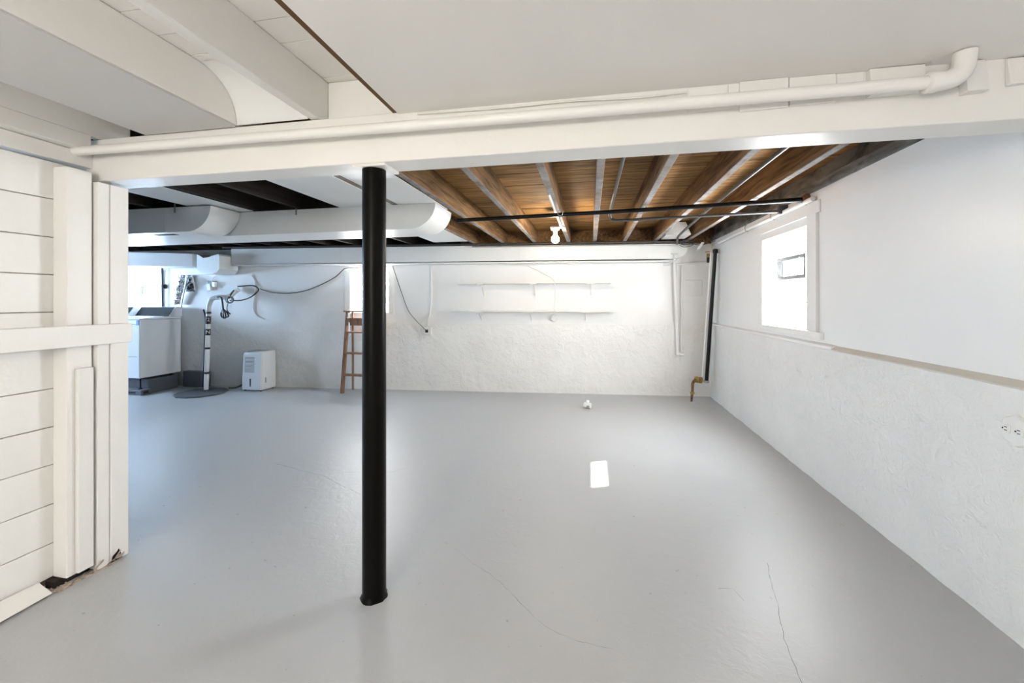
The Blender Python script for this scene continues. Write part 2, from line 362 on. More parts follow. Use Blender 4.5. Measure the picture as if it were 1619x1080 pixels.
# near ceiling: drywall on the right, painted joists and boards on the left
cf = empty('ceiling_front', (0, 0, ZJ), 'white painted drywall ceiling with exposed white joists beside it', kind='structure')
part('drywall', MB().box(-0.836, XU - 0.001, YF, 1.712, ZJ - 0.012, ZJ), M['ceil'], cf)
part('edge_strip', MB().box(-0.862, -0.838, YF, 1.70, ZJ - 0.006, ZJ), M['brownstrip'], cf)
y = 1.857
while y > YF:
    w = random.choice((0.13, 0.135)); z = ZD + random.uniform(0, 0.003)
    part('deck_board', MB().box(-2.8, XU + 0.2, y - w + 0.002, y - 0.002, z, z + 0.022), M['ceil'], cf); y -= w
for x in (-0.865, -1.280, -1.715, -2.56):
    part('joist', MB().box(x, x + 0.05, YF, 1.849, ZJ + 0.001, ZD - 0.001), M['trimpaint'], cf, bevel=0.004)
part('blocking', MB().box(-1.229, -0.866, 1.765, 1.80, ZJ + 0.001, ZD - 0.001), M['trimpaint'], cf, bevel=0.004)
part('return_panel', MB().box(-2.20, -1.672, YF, 1.69, ZJ - 0.008, ZJ - 0.0005), M['greypanel'], cf)
m = MB(); prof = []
for k in range(13):
    a = math.pi / 2 * k / 12; prof.append((1.70 - 0.20 * math.cos(a) ** 1.0 * 1.0, ZD - 0.002 - 0.2 * math.sin(a)))
prof = [(1.50 + 0.19 * math.sin(math.pi / 2 * k / 12), ZJ + 0.197 * math.cos(math.pi / 2 * k / 12)) for k in range(13)]
vs = [(xx, p[0] + dd, p[1]) for dd in (0, 0.004) for xx in (-1.663, -1.282) for p in prof]
n = 13; fs = []
for k in range(n - 1):
    fs += [(k, k + 1, n + k + 1, n + k), (2 * n + k, 3 * n + k, 3 * n + k + 1, 2 * n + k + 1)]
    fs += [(k, 2 * n + k, 2 * n + k + 1, k + 1), (n + k, n + k + 1, 3 * n + k + 1, 3 * n + k)]
part('curved_sheet', MB().add(vs, fs), M['duct'], cf, shade=True)

# ------------------------------------------------------------------ windows
def window(name, label, frame, u0, u1, v0, v1, nu, nv, vent, thick, joint=0.012, open_vent=False, casing=(), glass='block'):
    """frame(u, o, v): o = distance outwards from the room face; vent = (u0,u1,v0,v1)"""
    c = Vector(frame((u0 + u1) / 2, 0, v0)); w = empty(name, c, label, kind='structure')
    o0, o1 = thick
    us = [u0 + (u1 - u0) * i / nu for i in range(nu + 1)]; vs = [v0 + (v1 - v0) * j / nv for j in range(nv + 1)]
    ub = sorted(set(us + list(vent[:2]))); vb = sorted(set(vs + list(vent[2:])))
    for j in range(nv):                              # the vent takes one whole row; blocks fill that row beside it
        cols = [(us[i], us[i + 1]) for i in range(nu)]
        if vs[j] + 0.02 < vent[3] and vs[j + 1] - 0.02 > vent[2]: cols = [(u0, vent[0]), (vent[1], u1)]
        for a0, a1 in cols:
            a0, a1, b0, b1 = a0 + joint / 2, a1 - joint / 2, vs[j] + joint / 2, vs[j + 1] - joint / 2
            p = [frame(a0, o0, b0), frame(a1, o0, b0), frame(a1, o1, b0), frame(a0, o1, b0), frame(a0, o0, b1), frame(a1, o0, b1), frame(a1, o1, b1), frame(a0, o1, b1)]
            part('glass_block', MB().hexa(p), M[glass], w, bevel=0.006)
    part('joints', MB().rects(frame, ub, vb, [vent], o0 + 0.008, o1 - 0.02), M['mortar'], w)
    t = 0.03; a0, a1, b0, b1 = vent; fr = MB()
    for r in ((a0, a0 + t, b0, b1), (a1 - t, a1, b0, b1), (a0 + t, a1 - t, b0, b0 + t), (a0 + t, a1 - t, b1 - t, b1)):
        fr.rects(frame, r[:2], r[2:], [], o0 - 0.006, o0 + 0.03)
    vf = part('vent_frame', fr, M['alu'], w)
    tl = 0.05 if open_vent else 0.0
    P = [Vector(frame(a0 + t, o0 + 0.012, b0 + t)), Vector(frame(a1 - t, o0 + 0.012, b0 + t)), Vector(frame(a1 - t, o0 + 0.012 - tl, b1 - t)), Vector(frame(a0 + t, o0 + 0.012 - tl, b1 - t))]
    nn = (P[1] - P[0]).cross(P[2] - P[1]).normalized()
    part('vent_pane', MB().prism(P, nn * 0.004), M['pane'], vf)
    if open_vent:
        part('stay_arm', MB().tube([frame(a0 + 0.13, o0 - 0.008, b0 + t), frame(a0 + 0.05, o0 - 0.03, b1 - t)], 0.005, 6), M['alu'], vf)
    for nm, (c0, c1, d0, d1, th) in casing:
        part(nm, MB().rects(frame, (c0, c1), (d0, d1), [], -th, 0.0005), M['trimpaint'], w, bevel=0.003)
    return w
frWR = lambda u, o, v: (XU + o, u, v)
window('window_1', 'bright glass block window with tilted vent on the right wall', frWR, WY0, WY1, WZ0, WZ1, 4, 4, (3.85, 4.40, WZ0 + (WZ1 - WZ0) / 2, WZ0 + (WZ1 - WZ0) * 0.75), (0.062, 0.14), open_vent=True,
       casing=[('casing', (3.525, WY0, 1.14, 2.05, 0.024)), ('casing', (WY1, 4.66, 1.14, 1.985, 0.016)), ('head_casing', (3.50, 4.72, 2.0505, 2.15, 0.018)), ('sill_board', (3.46, 4.66, 1.085, 1.139, 0.022))])
frWB = lambda u, o, v: (u, yb(u) + REC + o, v)
window('window_2', 'bright glass block window behind the black post', frWB, *H2, 3, 3, (-3.53, -3.24, 1.42, 1.65), (0.07, 0.15),
       casing=[('casing', (H2[0] - 0.085, H2[0], 1.17, 1.93, 0.02)), ('casing', (H2[1], H2[1] + 0.085, 1.17, 1.93, 0.02))])
window('window_3', 'bright glass block window above the washing machine', frWB, *H3, 3, 3, (-7.42, -7.09, 1.46, 1.64), (0.07, 0.15), glass='blockcool',
       casing=[('casing', (H3[1], H3[1] + 0.07, 1.24, 1.88, 0.02))])

window('fill_window_5', 'added glass block window, out of view, brightening the laundry side', lambda u, o, v: (XL - o, u, v), 3.0, 4.6, 1.15, 1.95, 8, 4, (3.6, 4.0, 1.55, 1.75), (0.06, 0.13), glass='blockcool')  # added out of view to brighten the left side with cool light
window('fill_window_4', 'added glass block window behind the open floor for soft fill', lambda u, o, v: (-u, YF - o, v), 0.2, 1.6, 1.15, 1.95, 7, 4, (0.8, 1.2, 1.55, 1.75), (0.06, 0.13), glass='blockdim')  # added behind the camera as soft fill for the back room

# ------------------------------------------------------------------ beam, post
BY0, BY1, BZ0, BZ1 = 1.70, 1.848, 2.0, 2.212
bmO = empty('ceiling_beam', (-0.3, 1.77, BZ0), 'long white painted wooden beam resting on the black post', 'beam')
part('timber', MB().box(-2.60, XU + 0.15, BY0, BY1, BZ0, ZJ - 0.002), M['trimpaint'], bmO, bevel=0.006)
bl = [(0.373, 0.518, 2.106, 2.203, 0.006, 0), (0.556, 0.722, 2.094, 2.207, 0.014, 0), (0.726, 0.880, 2.100, 2.207, 0.010, 0.05), (0.884, 0.972, 2.13, 2.207, 0.005, 0),
      (0.980, 1.150, 2.108, 2.206, 0.022, 0.10), (1.262, 1.330, 2.092, 2.206, 0.016, 0.25), (1.396, 1.52, 2.112, 2.204, 0.012, 0.1)]
for x0, x1, z0, z1, th, tl in bl:
    d = tl * 0.1
    part('shim_board', MB().hexa([(x0, BY0 - th - d, z0), (x1, BY0 - th - d * 0.6, z0 + 0.004), (x1, BY0 - 0.0005, z0 + 0.004), (x0, BY0 - 0.0005, z0),
                                  (x0, BY0 - th, z1), (x1, BY0 - th, z1), (x1, BY0 - 0.0005, z1), (x0, BY0 - 0.0005, z1)]), M['trimpaint'], bmO, bevel=0.002, seg=1)
PX, PY, PR = -0.990, 1.765, 0.0535
po = empty('support_post', (PX, PY, 0), 'black round steel support post standing on the grey floor', 'post')
part('column', MB().lathe((PX, PY, 0), [(PR * 0.99, 0.0), (PR * 0.99, 0.004), (PR, 0.01), (PR, 1.986)], n=40), M['black'], po, shade=True)
part('top_plate', MB().box(PX - 0.075, PX + 0.085, BY0 + 0.004, BY1 - 0.002, 1.987, 1.9995), M['trimpaint'], po, bevel=0.002)
m = MB(); vs = []; k_ = 30
for i in range(k_):
    a = 2 * math.pi * i / k_; r = PR + 0.004 + random.uniform(0, 0.008); vs.append((PX + r * math.cos(a), PY + r * math.sin(a), 0.0))
for i in range(k_):
    a = 2 * math.pi * i / k_; vs.append((PX + (PR - 0.001) * math.cos(a), PY + (PR - 0.001) * math.sin(a), 0.018 + random.uniform(0, 0.012)))
m.add(vs, [(i, (i + 1) % k_, k_ + (i + 1) % k_, k_ + i) for i in range(k_)])
part('base_collar', m, M['black'], po, shade=True)

# white pipe along the front of the beam
wp = empty('water_pipe', (0, 1.645, 2.1), 'white painted pipe running along the beam into the drywall ceiling', 'pipe')
pz = lambda x: 2.116 + (0.016 * max(0, -x - 0.5) / 2)
pp = [(x, 1.628, pz(x)) for x in (-2.56, -1.8, -1.0, -0.3, 0.4, 1.0, 1.13)]
part('tube', MB().tube(pp, 0.0225, 14), M['trimpaint'], wp, shade=True)
part('elbow', MB().tube([(1.12, 1.628, 2.116), (1.17, 1.628, 2.118), (1.205, 1.628, 2.132), (1.222, 1.628, 2.160), (1.226, 1.627, 2.19), (1.226, 1.626, 2.207)], 0.031, 14, smooth=3), M['trimpaint'], wp, shade=True)
part('collar', MB().lathe((1.115, 1.628, 2.116), [(0.0225, 0), (0.034, 0.004), (0.034, 0.03), (0.0225, 0.034)], 'X', 16), M['trimpaint'], wp, shade=True)
solo('cable', MB().tube([atY(660, 180, 1.69), atY(800, 170, 1.69), atY(900, 160, 1.69), atY(1000, 155, 1.69), atY(1085, 146, 1.69)], 0.004, 6, smooth=6), M['whitecord'], 'thin white cable tacked along the top of the beam', 'cable', shade=True)

# ------------------------------------------------------------------ ducts
def trunk(name, label, X0, X1, y0, y1, zb0, zb1, zt0, zt1, R, straps=()):
    """box duct along X whose right end is a quarter round from bottom up to the top"""
    c = ((X0 + X1) / 2, y0, min(zb0, zb1)); d = empty(name, c, label, 'duct')
    n = 14; zb = lambda x: zb0 + (zb1 - zb0) * (x - X0) / (X1 - X0); zt = lambda x: zt0 + (zt1 - zt0) * (x - X0) / (X1 - X0)
    pr = [(X0, zt0), (X0, zb0)]
    hh = zt(X1) - zb(X1)
    for k in range(n + 1):
        a = math.pi / 2 * k / n; xx = X1 - R + R * math.sin(a); pr.append((xx, zb(xx) + hh * (1 - math.cos(a))))
    part('casing', MB().prism([(p[0], y0, p[1]) for p in pr], (0, y1 - y0, 0)), M['duct'], d, shade=True)
    for sx in straps:
        part('seam', MB().box(sx, sx + 0.012, y0 - 0.004, y0 - 0.0003, zb(sx) + 0.002, zt(sx) - 0.002), M['duct'], d)
        part('hanger_strap', MB().box(sx + 0.1, sx + 0.115, y0 - 0.004, y0 - 0.001, zt(sx) - 0.05, zt(sx) + 0.03), M['steel'], d)
    return d
t2 = trunk('air_duct', 'long white sheet metal duct with rounded end behind the black post', -5.2, -1.30, 3.33, 3.74, 1.985, 2.0, 2.208, 2.214, 0.24, (-2.75,))
t1 = trunk('air_duct', 'wider white sheet metal duct with rounded end in front of the long duct', -5.6, -3.24, 3.02, 3.325, 1.985, 1.985, 2.205, 2.205, 0.25, (-3.72,))
part('access_slot', MB().box(-3.95, -3.72, 3.10, 3.15, 1.9825, 1.9848), M['slot'], t1)
pan = lambda nm, x0, x1, y0, y1, lab: part(nm, MB().box(x0, x1, y0, y1, ZJ - 0.005, ZJ - 0.0005), M['duct'], ce, label=lab)
pan('joist_panel', -3.50, -3.10, 1.86, 3.33, 'white sheet metal panel closing the joist bay above the wider duct')
pan('joist_panel', -2.21, -1.70, 1.86, 5.60, 'long white sheet metal panel under the joists crossing the long duct')
pan('joist_panel', -1.64, -1.285, 1.86, 3.60, 'white sheet metal panel under the joists beside the black post top')
# duct along the back wall
db = empty('air_duct', (-2.2, yb(-2.2) - 0.1, 1.95), 'white box duct running along the top of the back wall', 'duct')
ztop = lambda X: 2.176 + 0.0
def bprism(pr, o0, o1): return MB().prism([(p[0], yb(p[0]) - o1, p[1]) for p in pr], (0, o1 - o0, 0))
DX0 = bw(352, 404, 0.30).x + 0.012
pr = [(DX0, 2.185), (DX0, 1.945), (1.16, 1.968)]
for k in range(1, 10):
    a = math.pi / 2 * k / 9; pr.append((1.16 + 0.20 * math.sin(a), 1.968 + 0.19 * (1 - math.cos(a)) ** 1.0))
pr.append((1.36, 2.185))
part('casing', bprism(pr, -REC + 0.001, 0.16), M['duct'], db, shade=True)
part('bottom_flange', MB().bwbox(DX0 + 0.01, 1.1, -REC + 0.001, 0.172, 1.925, 1.944), M['duct'], db, bevel=0.004)
for sx in (-3.75, -3.30, -1.02): part('seam', MB().bwbox(sx, sx + 0.01, 0.1603, 0.164, 1.955, 2.175), M['duct'], db)
dl = empty('air_duct', (-7, 5.1, 1.92), 'white box duct ending in a dropped elbow above the washing machine', 'duct')
part('casing', MB().hexa([(-8.7, 4.75, 1.925), (-6.02, 5.30, 1.90), (-6.02, 5.62, 1.90), (-8.7, 5.37, 1.93), (-8.7, 4.75, 2.16), (-6.02, 5.30, 2.10), (-6.02, 5.62, 2.10), (-8.7, 5.37, 2.16)]), M['duct'], dl, bevel=0.004)
e0, e1 = bw(313, 404, 0.30), bw(352, 404, 0.30)
ex0, ex1 = e0.x, e1.x; ey = yb(ex0) - 0.32
pr = [(ex0, 2.09), (ex0 + 0.05, 2.07), (ex0 + 0.12, 2.03), (ex0 + 0.20, 2.04), (ex1 - 0.06, 2.08), (ex1 - 0.02, 2.085), (ex1, 2.06), (ex1, 1.86), (ex1 - 0.05, 1.81), (ex1 - 0.12, 1.785), (ex0 + 0.13, 1.785), (ex0 + 0.06, 1.81), (ex0, 1.87)]
part('elbow', MB().prism([(p[0], ey, p[1]) for p in pr], (0, 0.34, 0)), M['duct'], dl)

# ------------------------------------------------------------------ pipes under the joists
def pipe(name, label, pts, r, mat, smooth=0, n=12, cat='pipe', extra=()):
    P = [Vector(p) for p in pts]; o = empty(name, P[0], label, cat)
    part('tube', MB().tube(P, r, n, smooth), mat, o, shade=True)
    return o
yg = 3.80
g1 = pipe('gas_pipe', 'black iron pipe crossing under the joists from duct end to right wall', [(-1.28, yg + 0.06, 2.163), (-0.3, yg + 0.02, 2.172), (0.2, yg, 2.176), (XU - 0.02, yg - 0.12, 2.19)], 0.019, M['blackpipe'])
part('wall_flange', MB().lathe((XU - 0.05, yg - 0.118, 2.19), [(0.02, 0), (0.034, 0.004), (0.03, 0.02), (0.046, 0.026), (0.046, 0.045)], 'X', 12), M['rust'], g1)
for x in (-0.27, 0.475):
    part('hanger', MB().tube([(x, yg, 2.2185), (x - 0.024, yg, 2.19), (x - 0.018, yg, 2.165), (x, yg, 2.16), (x + 0.018, yg, 2.165), (x + 0.024, yg, 2.19), (x + 0.004, yg, 2.2185)], 0.004, 6), M['steel'], g1)
yu = 4.10
g2 = pipe('water_pipe', 'thinner dark pipe bending down from the joists to the right wall', [(0.215, 1.86, 2.30), (0.205, 2.6, 2.275), (0.195, 3.6, 2.25), (0.19, 3.98, 2.24), (0.192, yu - 0.02, 2.19), (0.26, yu, 2.155), (0.6, yu, 2.16), (1.2, yu - 0.03, 2.165), (XU - 0.06, yu - 0.06, 2.17)], 0.0125, M['darksteel'], smooth=5)
part('coupling', MB().lathe((0.208, 2.35, 2.275), [(0.0125, 0), (0.018, 0.003), (0.018, 0.03), (0.0125, 0.034)], 'Y', 12), M['steel'], g2)
part('wall_bracket', MB().box(XU - 0.075, XU - 0.0005, yu - 0.075, yu - 0.045, 2.15, 2.225), M['darksteel'], g2)
pipe('conduit', 'grey steel conduit running back under the last joists to the corner', [(1.09, 1.86, 2.25), (1.09, 3.6, 2.245), (1.09, 5.0, 2.21), (1.09, 5.46, 2.185), (1.09, 5.53, 2.15), (1.09, 5.54, 2.09)], 0.014, M['darksteel'], smooth=4)
pipe('conduit', 'long steel conduit along the top of the back duct', [(-5.6, yb(-5.6) - 0.24, 2.198), (-1.5, yb(-1.5) - 0.24, 2.198), (0.9, yb(.9) - 0.24, 2.198), (1.28, yb(1.28) - 0.24, 2.192)], 0.013, M['darksteel'])
pipe('conduit', 'second steel conduit lying below the long one on the back duct', [(-1.7, yb(-1.7) - 0.205, 2.166), (0.9, yb(.9) - 0.205, 2.166), (1.45, yb(1.45) - 0.205, 2.166)], 0.012, M['steel'])
wpr = pipe('wall_pipe', 'white painted pipe under the sill along the right wall', [(XU - 0.03, 3.55, 2.165), (XU - 0.03, 4.6, 2.16), (XU - 0.03, 5.9, 2.155)], 0.019, M['trimpaint'])
for yy in (4.25, 4.9): part('clip', MB().tube([(XU - 0.03, yy, 2.225), (XU - 0.056, yy, 2.18), (XU - 0.05, yy, 2.14), (XU - 0.02, yy, 2.135)], 0.004, 6), M['steel'], wpr)
pipe('joist_conduit', 'white conduit clipped along the joist to the light bulb', [(-0.318, 3.2, ZJ - 0.012), (-0.318, 4.64, ZJ - 0.012)], 0.011, M['trimpaint'])

# ceiling bulb
BX, BYY, BZ = atY(878, 378, 4.7)
lb = empty('light_bulb', (BX, BYY, BZ), 'lit bare light bulb below the brown joists by the back wall', 'light bulb')
part('glass', MB().lathe((BX, BYY, BZ), [(0.008, -0.050), (0.025, -0.043), (0.039, -0.026), (0.045, -0.004), (0.040, 0.018), (0.026, 0.036), (0.015, 0.045)], n=20), M['bulb'], lb, shade=True)
part('socket', MB().lathe((BX, BYY, BZ + 0.045), [(0.017, 0), (0.022, 0.004), (0.024, 0.05), (0.045, 0.055), (0.05, ZJ - BZ - 0.06)], n=20), M['white'], lb, shade=True)
part('junction_box', MB().box(BX - 0.055, -0.285, BYY - 0.05, BYY + 0.05, ZJ - 0.0145, ZJ - 0.0005), M['steel'], lb)
rl = empty('pendant_lamp', (-1.0, -1.0, 1.65), 'lit globe lamp hanging over the near part of the room', 'lamp')
part('globe', MB().lathe((-1.0, -1.0, 1.73), [(0.01, -0.08), (0.045, -0.066), (0.07, -0.038), (0.08, 0), (0.07, 0.038), (0.045, 0.066), (0.03, 0.074)], n=24), M['lamp'], rl, shade=True)
part('holder', MB().lathe((-1.0, -1.0, 1.804), [(0.03, 0), (0.032, 0.05), (0.012, 0.06), (0.006, 0.07), (0.006, 0.403)], n=16), M['white'], rl, shade=True)

# ------------------------------------------------------------------ back wall fittings
def shelf(label, x0, x1, zt, dep, bxs, drop):
    c = ((x0 + x1) / 2, yb((x0 + x1) / 2), zt); s_ = empty('wall_shelf', c, label, 'shelf', 'shelves on the back wall')
    part('board', MB().bwbox(x0, x1, -REC + 0.0005, dep, zt - 0.02, zt), M['trimpaint'], s_, bevel=0.002)
    for bx in bxs:
        part('bracket', MB().bwbox(bx - 0.012, bx + 0.012, -REC + 0.0005, -REC + 0.012, zt - drop, zt - 0.0205)
             .bwbox(bx - 0.012, bx + 0.012, -REC + 0.0125, dep - 0.015, zt - 0.032, zt - 0.0205)
             .hexa([(bx - 0.005, yb(bx) + REC - 0.012, zt - drop * 0.8), (bx + 0.005, yb(bx) + REC - 0.012, zt - drop * 0.8), (bx + 0.005, yb(bx) + REC - 0.012, zt - drop * 0.8 + 0.014), (bx - 0.005, yb(bx) + REC - 0.012, zt - drop * 0.8 + 0.014),
                    (bx - 0.005, yb(bx) - dep + 0.04, zt - 0.042), (bx + 0.005, yb(bx) - dep + 0.04, zt - 0.042), (bx + 0.005, yb(bx) - dep + 0.04, zt - 0.0325), (bx - 0.005, yb(bx) - dep + 0.04, zt - 0.0325)]), M['trimpaint'], s_)
        part('bracket_clip', MB().bwbox(bx - 0.08, bx + 0.05, dep - 0.03, dep + 0.004, zt + 0.0005, zt + 0.008).bwbox(bx - 0.05, bx + 0.05, dep + 0.0005, dep + 0.006, zt - 0.03, zt + 0.0), M['trimpaint'], s_)
    return s_
X_ = lambda px, py, off=0.19: bw(px, py, off).x
shelf('upper white shelf board on the back wall above the round box', X_(722, 449), X_(966, 447), 1.645, 0.19, [X_(759, 449), X_(843, 449), X_(934, 448)], 0.24)
shelf('lower white shelf board on the back wall just above the ledge', X_(716, 490), X_(975, 490), 1.235, 0.19, [X_(755, 491), X_(837, 491), X_(925, 491)], 0.19)
solo('wall_box', MB().lathe(bw(876, 503, -REC + 0.001), [(0.048, 0), (0.050, 0.006), (0.050, 0.035), (0.045, 0.042)], (SL, -1, 0), 20), M['trimpaint'], 'round white electrical box below the lower shelf', 'electrical box', shade=True)
solo('cable', MB().tube([bw(835, 421, -REC + .015), bw(850, 427, -REC + .015), bw(864, 435, -REC + .03), bw(873, 440, 0.10), bw(877, 446, 0.208), bw(878, 470, 0.208), bw(876, 488, 0.208), bw(876, 497, 0.208), bw(876, 502, 0.02)], 0.006, 6), M['whitecord'], 'thin white cable running down over both shelves', 'cable', shade=True)
ob = empty('outlet_box', bw(676, 524, 0), 'small white outlet box with a grey cord plugged in', 'outlet')
c = bw(677, 523.5, 0.02)
part('box', MB().bwbox(c.x - 0.055, c.x + 0.055, 0.005, 0.05, c.z - 0.06, c.z + 0.055), M['white'], ob, bevel=0.006)
part('socket', MB().bwbox(c.x - 0.03, c.x + 0.01, 0.0505, 0.062, c.z - 0.02, c.z + 0.025), M['cord'], ob)
solo('power_cord', MB().tube([bw(621, 421, 0.18), bw(626, 436, 0.08), bw(634, 460, -0.02), bw(645, 490, -0.03), bw(658, 507, 0.03), bw(668, 517, 0.075), bw(674, 523, 0.078)], 0.006, 6, smooth=6), M['greycord'], 'dark grey cord hanging from the back duct to the outlet box', 'cord', shade=True)
solo('conduit', MB().tube([bw(682, 420, -REC + .014), bw(682, 470, -REC + .014), bw(680, 495, -REC + .014), bw(677, 507, 0.02), bw(677, 515, 0.025)], 0.012, 8, smooth=4), M['trimpaint'], 'white conduit dropping down the back wall into the outlet box', 'conduit', shade=True)
# right corner: drain board, white pipes, black stack, meter
solo('light_patch_plate', MB().bwbox(bw(1084, 443).x, bw(1110, 443).x, -REC + 0.0005, -REC + 0.012, 1.435, 1.672), M['white'], 'white plate standing in for a bright light patch near the corner', 'plate', bevel=0.003)  # plate added in place of a patch of reflected light
cp = empty('drain_pipe', bw(1072, 557, 0), 'white painted pipe running down the back wall and ending in an elbow', 'pipe')
x0 = bw(1069, 420, 0.03).x
part('tube', MB().tube([(x0 - 0.02, yb(x0) - 0.03, 1.93), (x0, yb(x0) - 0.03, 1.3), (x0 + 0.02, yb(x0) - 0.045, 0.66), (x0 + 0.03, yb(x0) - 0.05, 0.62), (x0 + 0.06, yb(x0) - 0.05, 0.605), (x0 + 0.10, yb(x0) - 0.05, 0.605)], 0.022, 12, smooth=4), M['trimpaint'], cp, shade=True)
solo('drain_pipe', MB().tube([(x0 + 0.09, yb(x0) - 0.01, 1.88), (x0 + 0.085, yb(x0) - 0.01, 1.35), (x0 + 0.09, yb(x0) - 0.01, 1.18), (x0 + 0.072, yb(x0) - 0.02, 1.02), (x0 + 0.072, yb(x0) - 0.045, 0.66)], 0.012, 8, smooth=4), M['trimpaint'], 'thin white painted pipe jogging beside the elbow pipe', 'pipe', shade=True)
solo('water_pipe', MB().tube([bw(1050, 419, -0.03), bw(1080, 417, -0.03), bw(1122, 414, -0.03)], 0.014, 8), M['trimpaint'], 'white painted pipe running level under the back duct to the corner', 'pipe', shade=True)
tapv = empty('shutoff_valve', bw(1067, 404, 0.22), 'small white valve with a grey handle hanging under the duct end', 'valve')
c = bw(1067, 407, 0.20)
part('body', MB().lathe(c - Vector((0, 0, 0.05)), [(0.012, 0), (0.022, 0.01), (0.022, 0.03), (0.010, 0.04), (0.010, 0.09)], n=12), M['trimpaint'], tapv, shade=True)
part('handle', MB().obox(c + Vector((-0.005, 0, 0.05)), (0.045, 0, 0), (0, 0.008, 0), (0, 0, 0.006)), M['steel'], tapv)
sx, sy = 1.60, 6.18
st = empty('drain_stack', (sx, sy, 0.2), 'black vertical pipe in the back right corner', 'pipe')
pt, pb = bw(1131, 397, 0.34), bw(1117, 602, 0.22)
part('tube', MB().tube([pb, pb.lerp(pt, 0.5), pt], 0.024, 14), M['blackpipe'], st, shade=True)
part('cap', MB().lathe(pt - Vector((0, 0, 0.03)), [(0.026, 0), (0.033, 0.004), (0.033, 0.05), (0.02, 0.06)], n=14), M['blackpipe'], st, shade=True)
solo('water_pipe', MB().tube([pt + Vector((-0.055, 0, -0.02)), pt.lerp(pb, 0.5) + Vector((-0.052, 0, 0)), pb + Vector((-0.052, 0, 0.05))], 0.012, 10), M['trimpaint'], 'thin pale pipe running down beside the black corner pipe', 'pipe', shade=True)
vb = empty('brass_valve', pt, 'brass valve with a black nozzle at the top of the corner', 'valve')
c = bw(1120, 404, 0.16)
part('body', MB().obox(c, (0.022, 0, 0), (0, 0.02, 0), (0, 0, 0.028)), M['brass'], vb, bevel=0.005)
part('nozzle', MB().lathe(c - Vector((0, 0, 0.10)), [(0.020, 0), (0.022, 0.004), (0.022, 0.071)], n=12), M['blackpipe'], vb, shade=True)
part('handle', MB().obox(c + Vector((-0.01, 0, 0.05)), (0.03, 0, 0.004), (0, 0.006, 0), (0, 0, 0.006)), M['brass'], vb)
mt = empty('water_meter', bw(1106, 602, 0.14), 'old brass water meter with a rusty stub pipe at the corner floor', 'meter')
c = bw(1106, 600, 0.14)
part('body', MB().lathe(c - Vector((0.07, 0, 0)), [(0.02, 0), (0.042, 0.006), (0.045, 0.05), (0.032, 0.06), (0.045, 0.07), (0.045, 0.10), (0.02, 0.11)], (1, 0.05, -0.12), 14), M['brass'], mt, shade=True)
part('union', MB().lathe(pb + Vector((0.0, 0, -0.03)), [(0.028, 0), (0.036, 0.005), (0.036, 0.03), (0.028, 0.035)], n=8), M['steel'], st)
f0 = atz(1093, 635); f0.y = min(f0.y, yb(f0.x) - 0.06)
part('stub_pipe', MB().tube([c - Vector((0.05, 0, 0)), Vector((f0.x + 0.035, f0.y + 0.01, c.z + 0.01)), Vector((f0.x + 0.018, f0.y, c.z - 0.02)), Vector((f0.x + 0.012, f0.y, 0.12)), Vector((f0.x, f0.y, 0.0))], [0.017, 0.017, 0.019, 0.017, 0.014], 10), M['rust'], mt, shade=True)
part('nut', MB().lathe((f0.x + 0.012, f0.y, 0.10), [(0.018, 0), (0.027, 0.005), (0.027, 0.035), (0.018, 0.04)], n=6), M['brass'], mt)
# wire coil and boot at the corner ceiling
cc = bw(1086, 384, 0.37); m = MB()
for k, (rr, dz) in enumerate(((0.085, 0), (0.08, 0.012), (0.09, -0.014))):
    m.tube([cc + Vector((rr * math.cos(2 * math.pi * i / 20), 0.02 * k + 0.015 * math.sin(i), dz + rr * 0.38 * math.sin(2 * math.pi * i / 20))) for i in range(21)], 0.004, 5)
m.tube([cc + Vector((0.08, 0.02, -0.01)), cc + Vector((0.18, 0.02, -0.03)), cc + Vector((0.28, 0, -0.01)), cc + Vector((0.36, 0, 0.02))], 0.005, 5, smooth=4)
solo('wire_coil', m, M['darksteel'], 'coil of grey wire hung at the ceiling of the back right corner', 'wire coil', shade=True)
solo('cable_tag', MB().obox(cc + Vector((0.16, -0.06, -0.05)), (0.018, 0, 0.0), (0, 0.002, 0), (0.028, 0, 0.045)), M['white'], 'slanted white tag hanging beside the wire coil', 'tag')
solo('duct_boot', MB().hexa([(0.965, 5.60, 2.225), (1.27, 5.60, 2.225), (1.27, 5.98, 2.225), (0.965, 5.98, 2.225), (0.965, 5.66, 2.40), (1.22, 5.66, 2.40), (1.22, 5.98, 2.40), (0.965, 5.98, 2.40)]), M['duct'], 'pale blue-white sheet metal boot between the joists by the corner', 'duct')

# ------------------------------------------------------------------ right wall outlet, floor fitting
oy, oz = atX(1608, 680, XR).y, atX(1608, 680, XR).z
ou = empty('wall_outlet', (XR, oy, oz), 'white double outlet with round cover plate on the right foundation wall', 'outlet')
part('cover', MB().lathe((XR + 0.004, oy - 0.01, oz - 0.002), [(0.066, 0), (0.066, 0.014), (0.060, 0.022)], (-1, 0, 0), 8), M['trimpaint'], ou, bevel=0.003)
for dy in (0.022, -0.03):
    f_ = part('socket', MB().box(XR - 0.024, XR - 0.0175, oy + dy - 0.018, oy + dy + 0.014, oz - 0.016, oz + 0.016), M['white'], ou, bevel=0.003)
    part('slots', MB().box(XR - 0.0252, XR - 0.024, oy + dy - 0.010, oy + dy + 0.001, oz + 0.005, oz + 0.008).box(XR - 0.0252, XR - 0.024, oy + dy - 0.010, oy + dy + 0.001, oz - 0.008, oz - 0.005)
         .box(XR - 0.0252, XR - 0.024, oy + dy + 0.005, oy + dy + 0.010, oz - 0.003, oz + 0.003), M['slot'], f_)
c = atz(929, 645); ft = empty('pipe_fitting', c, 'small white plastic pipe fitting lying on the floor by the back wall', 'fitting')
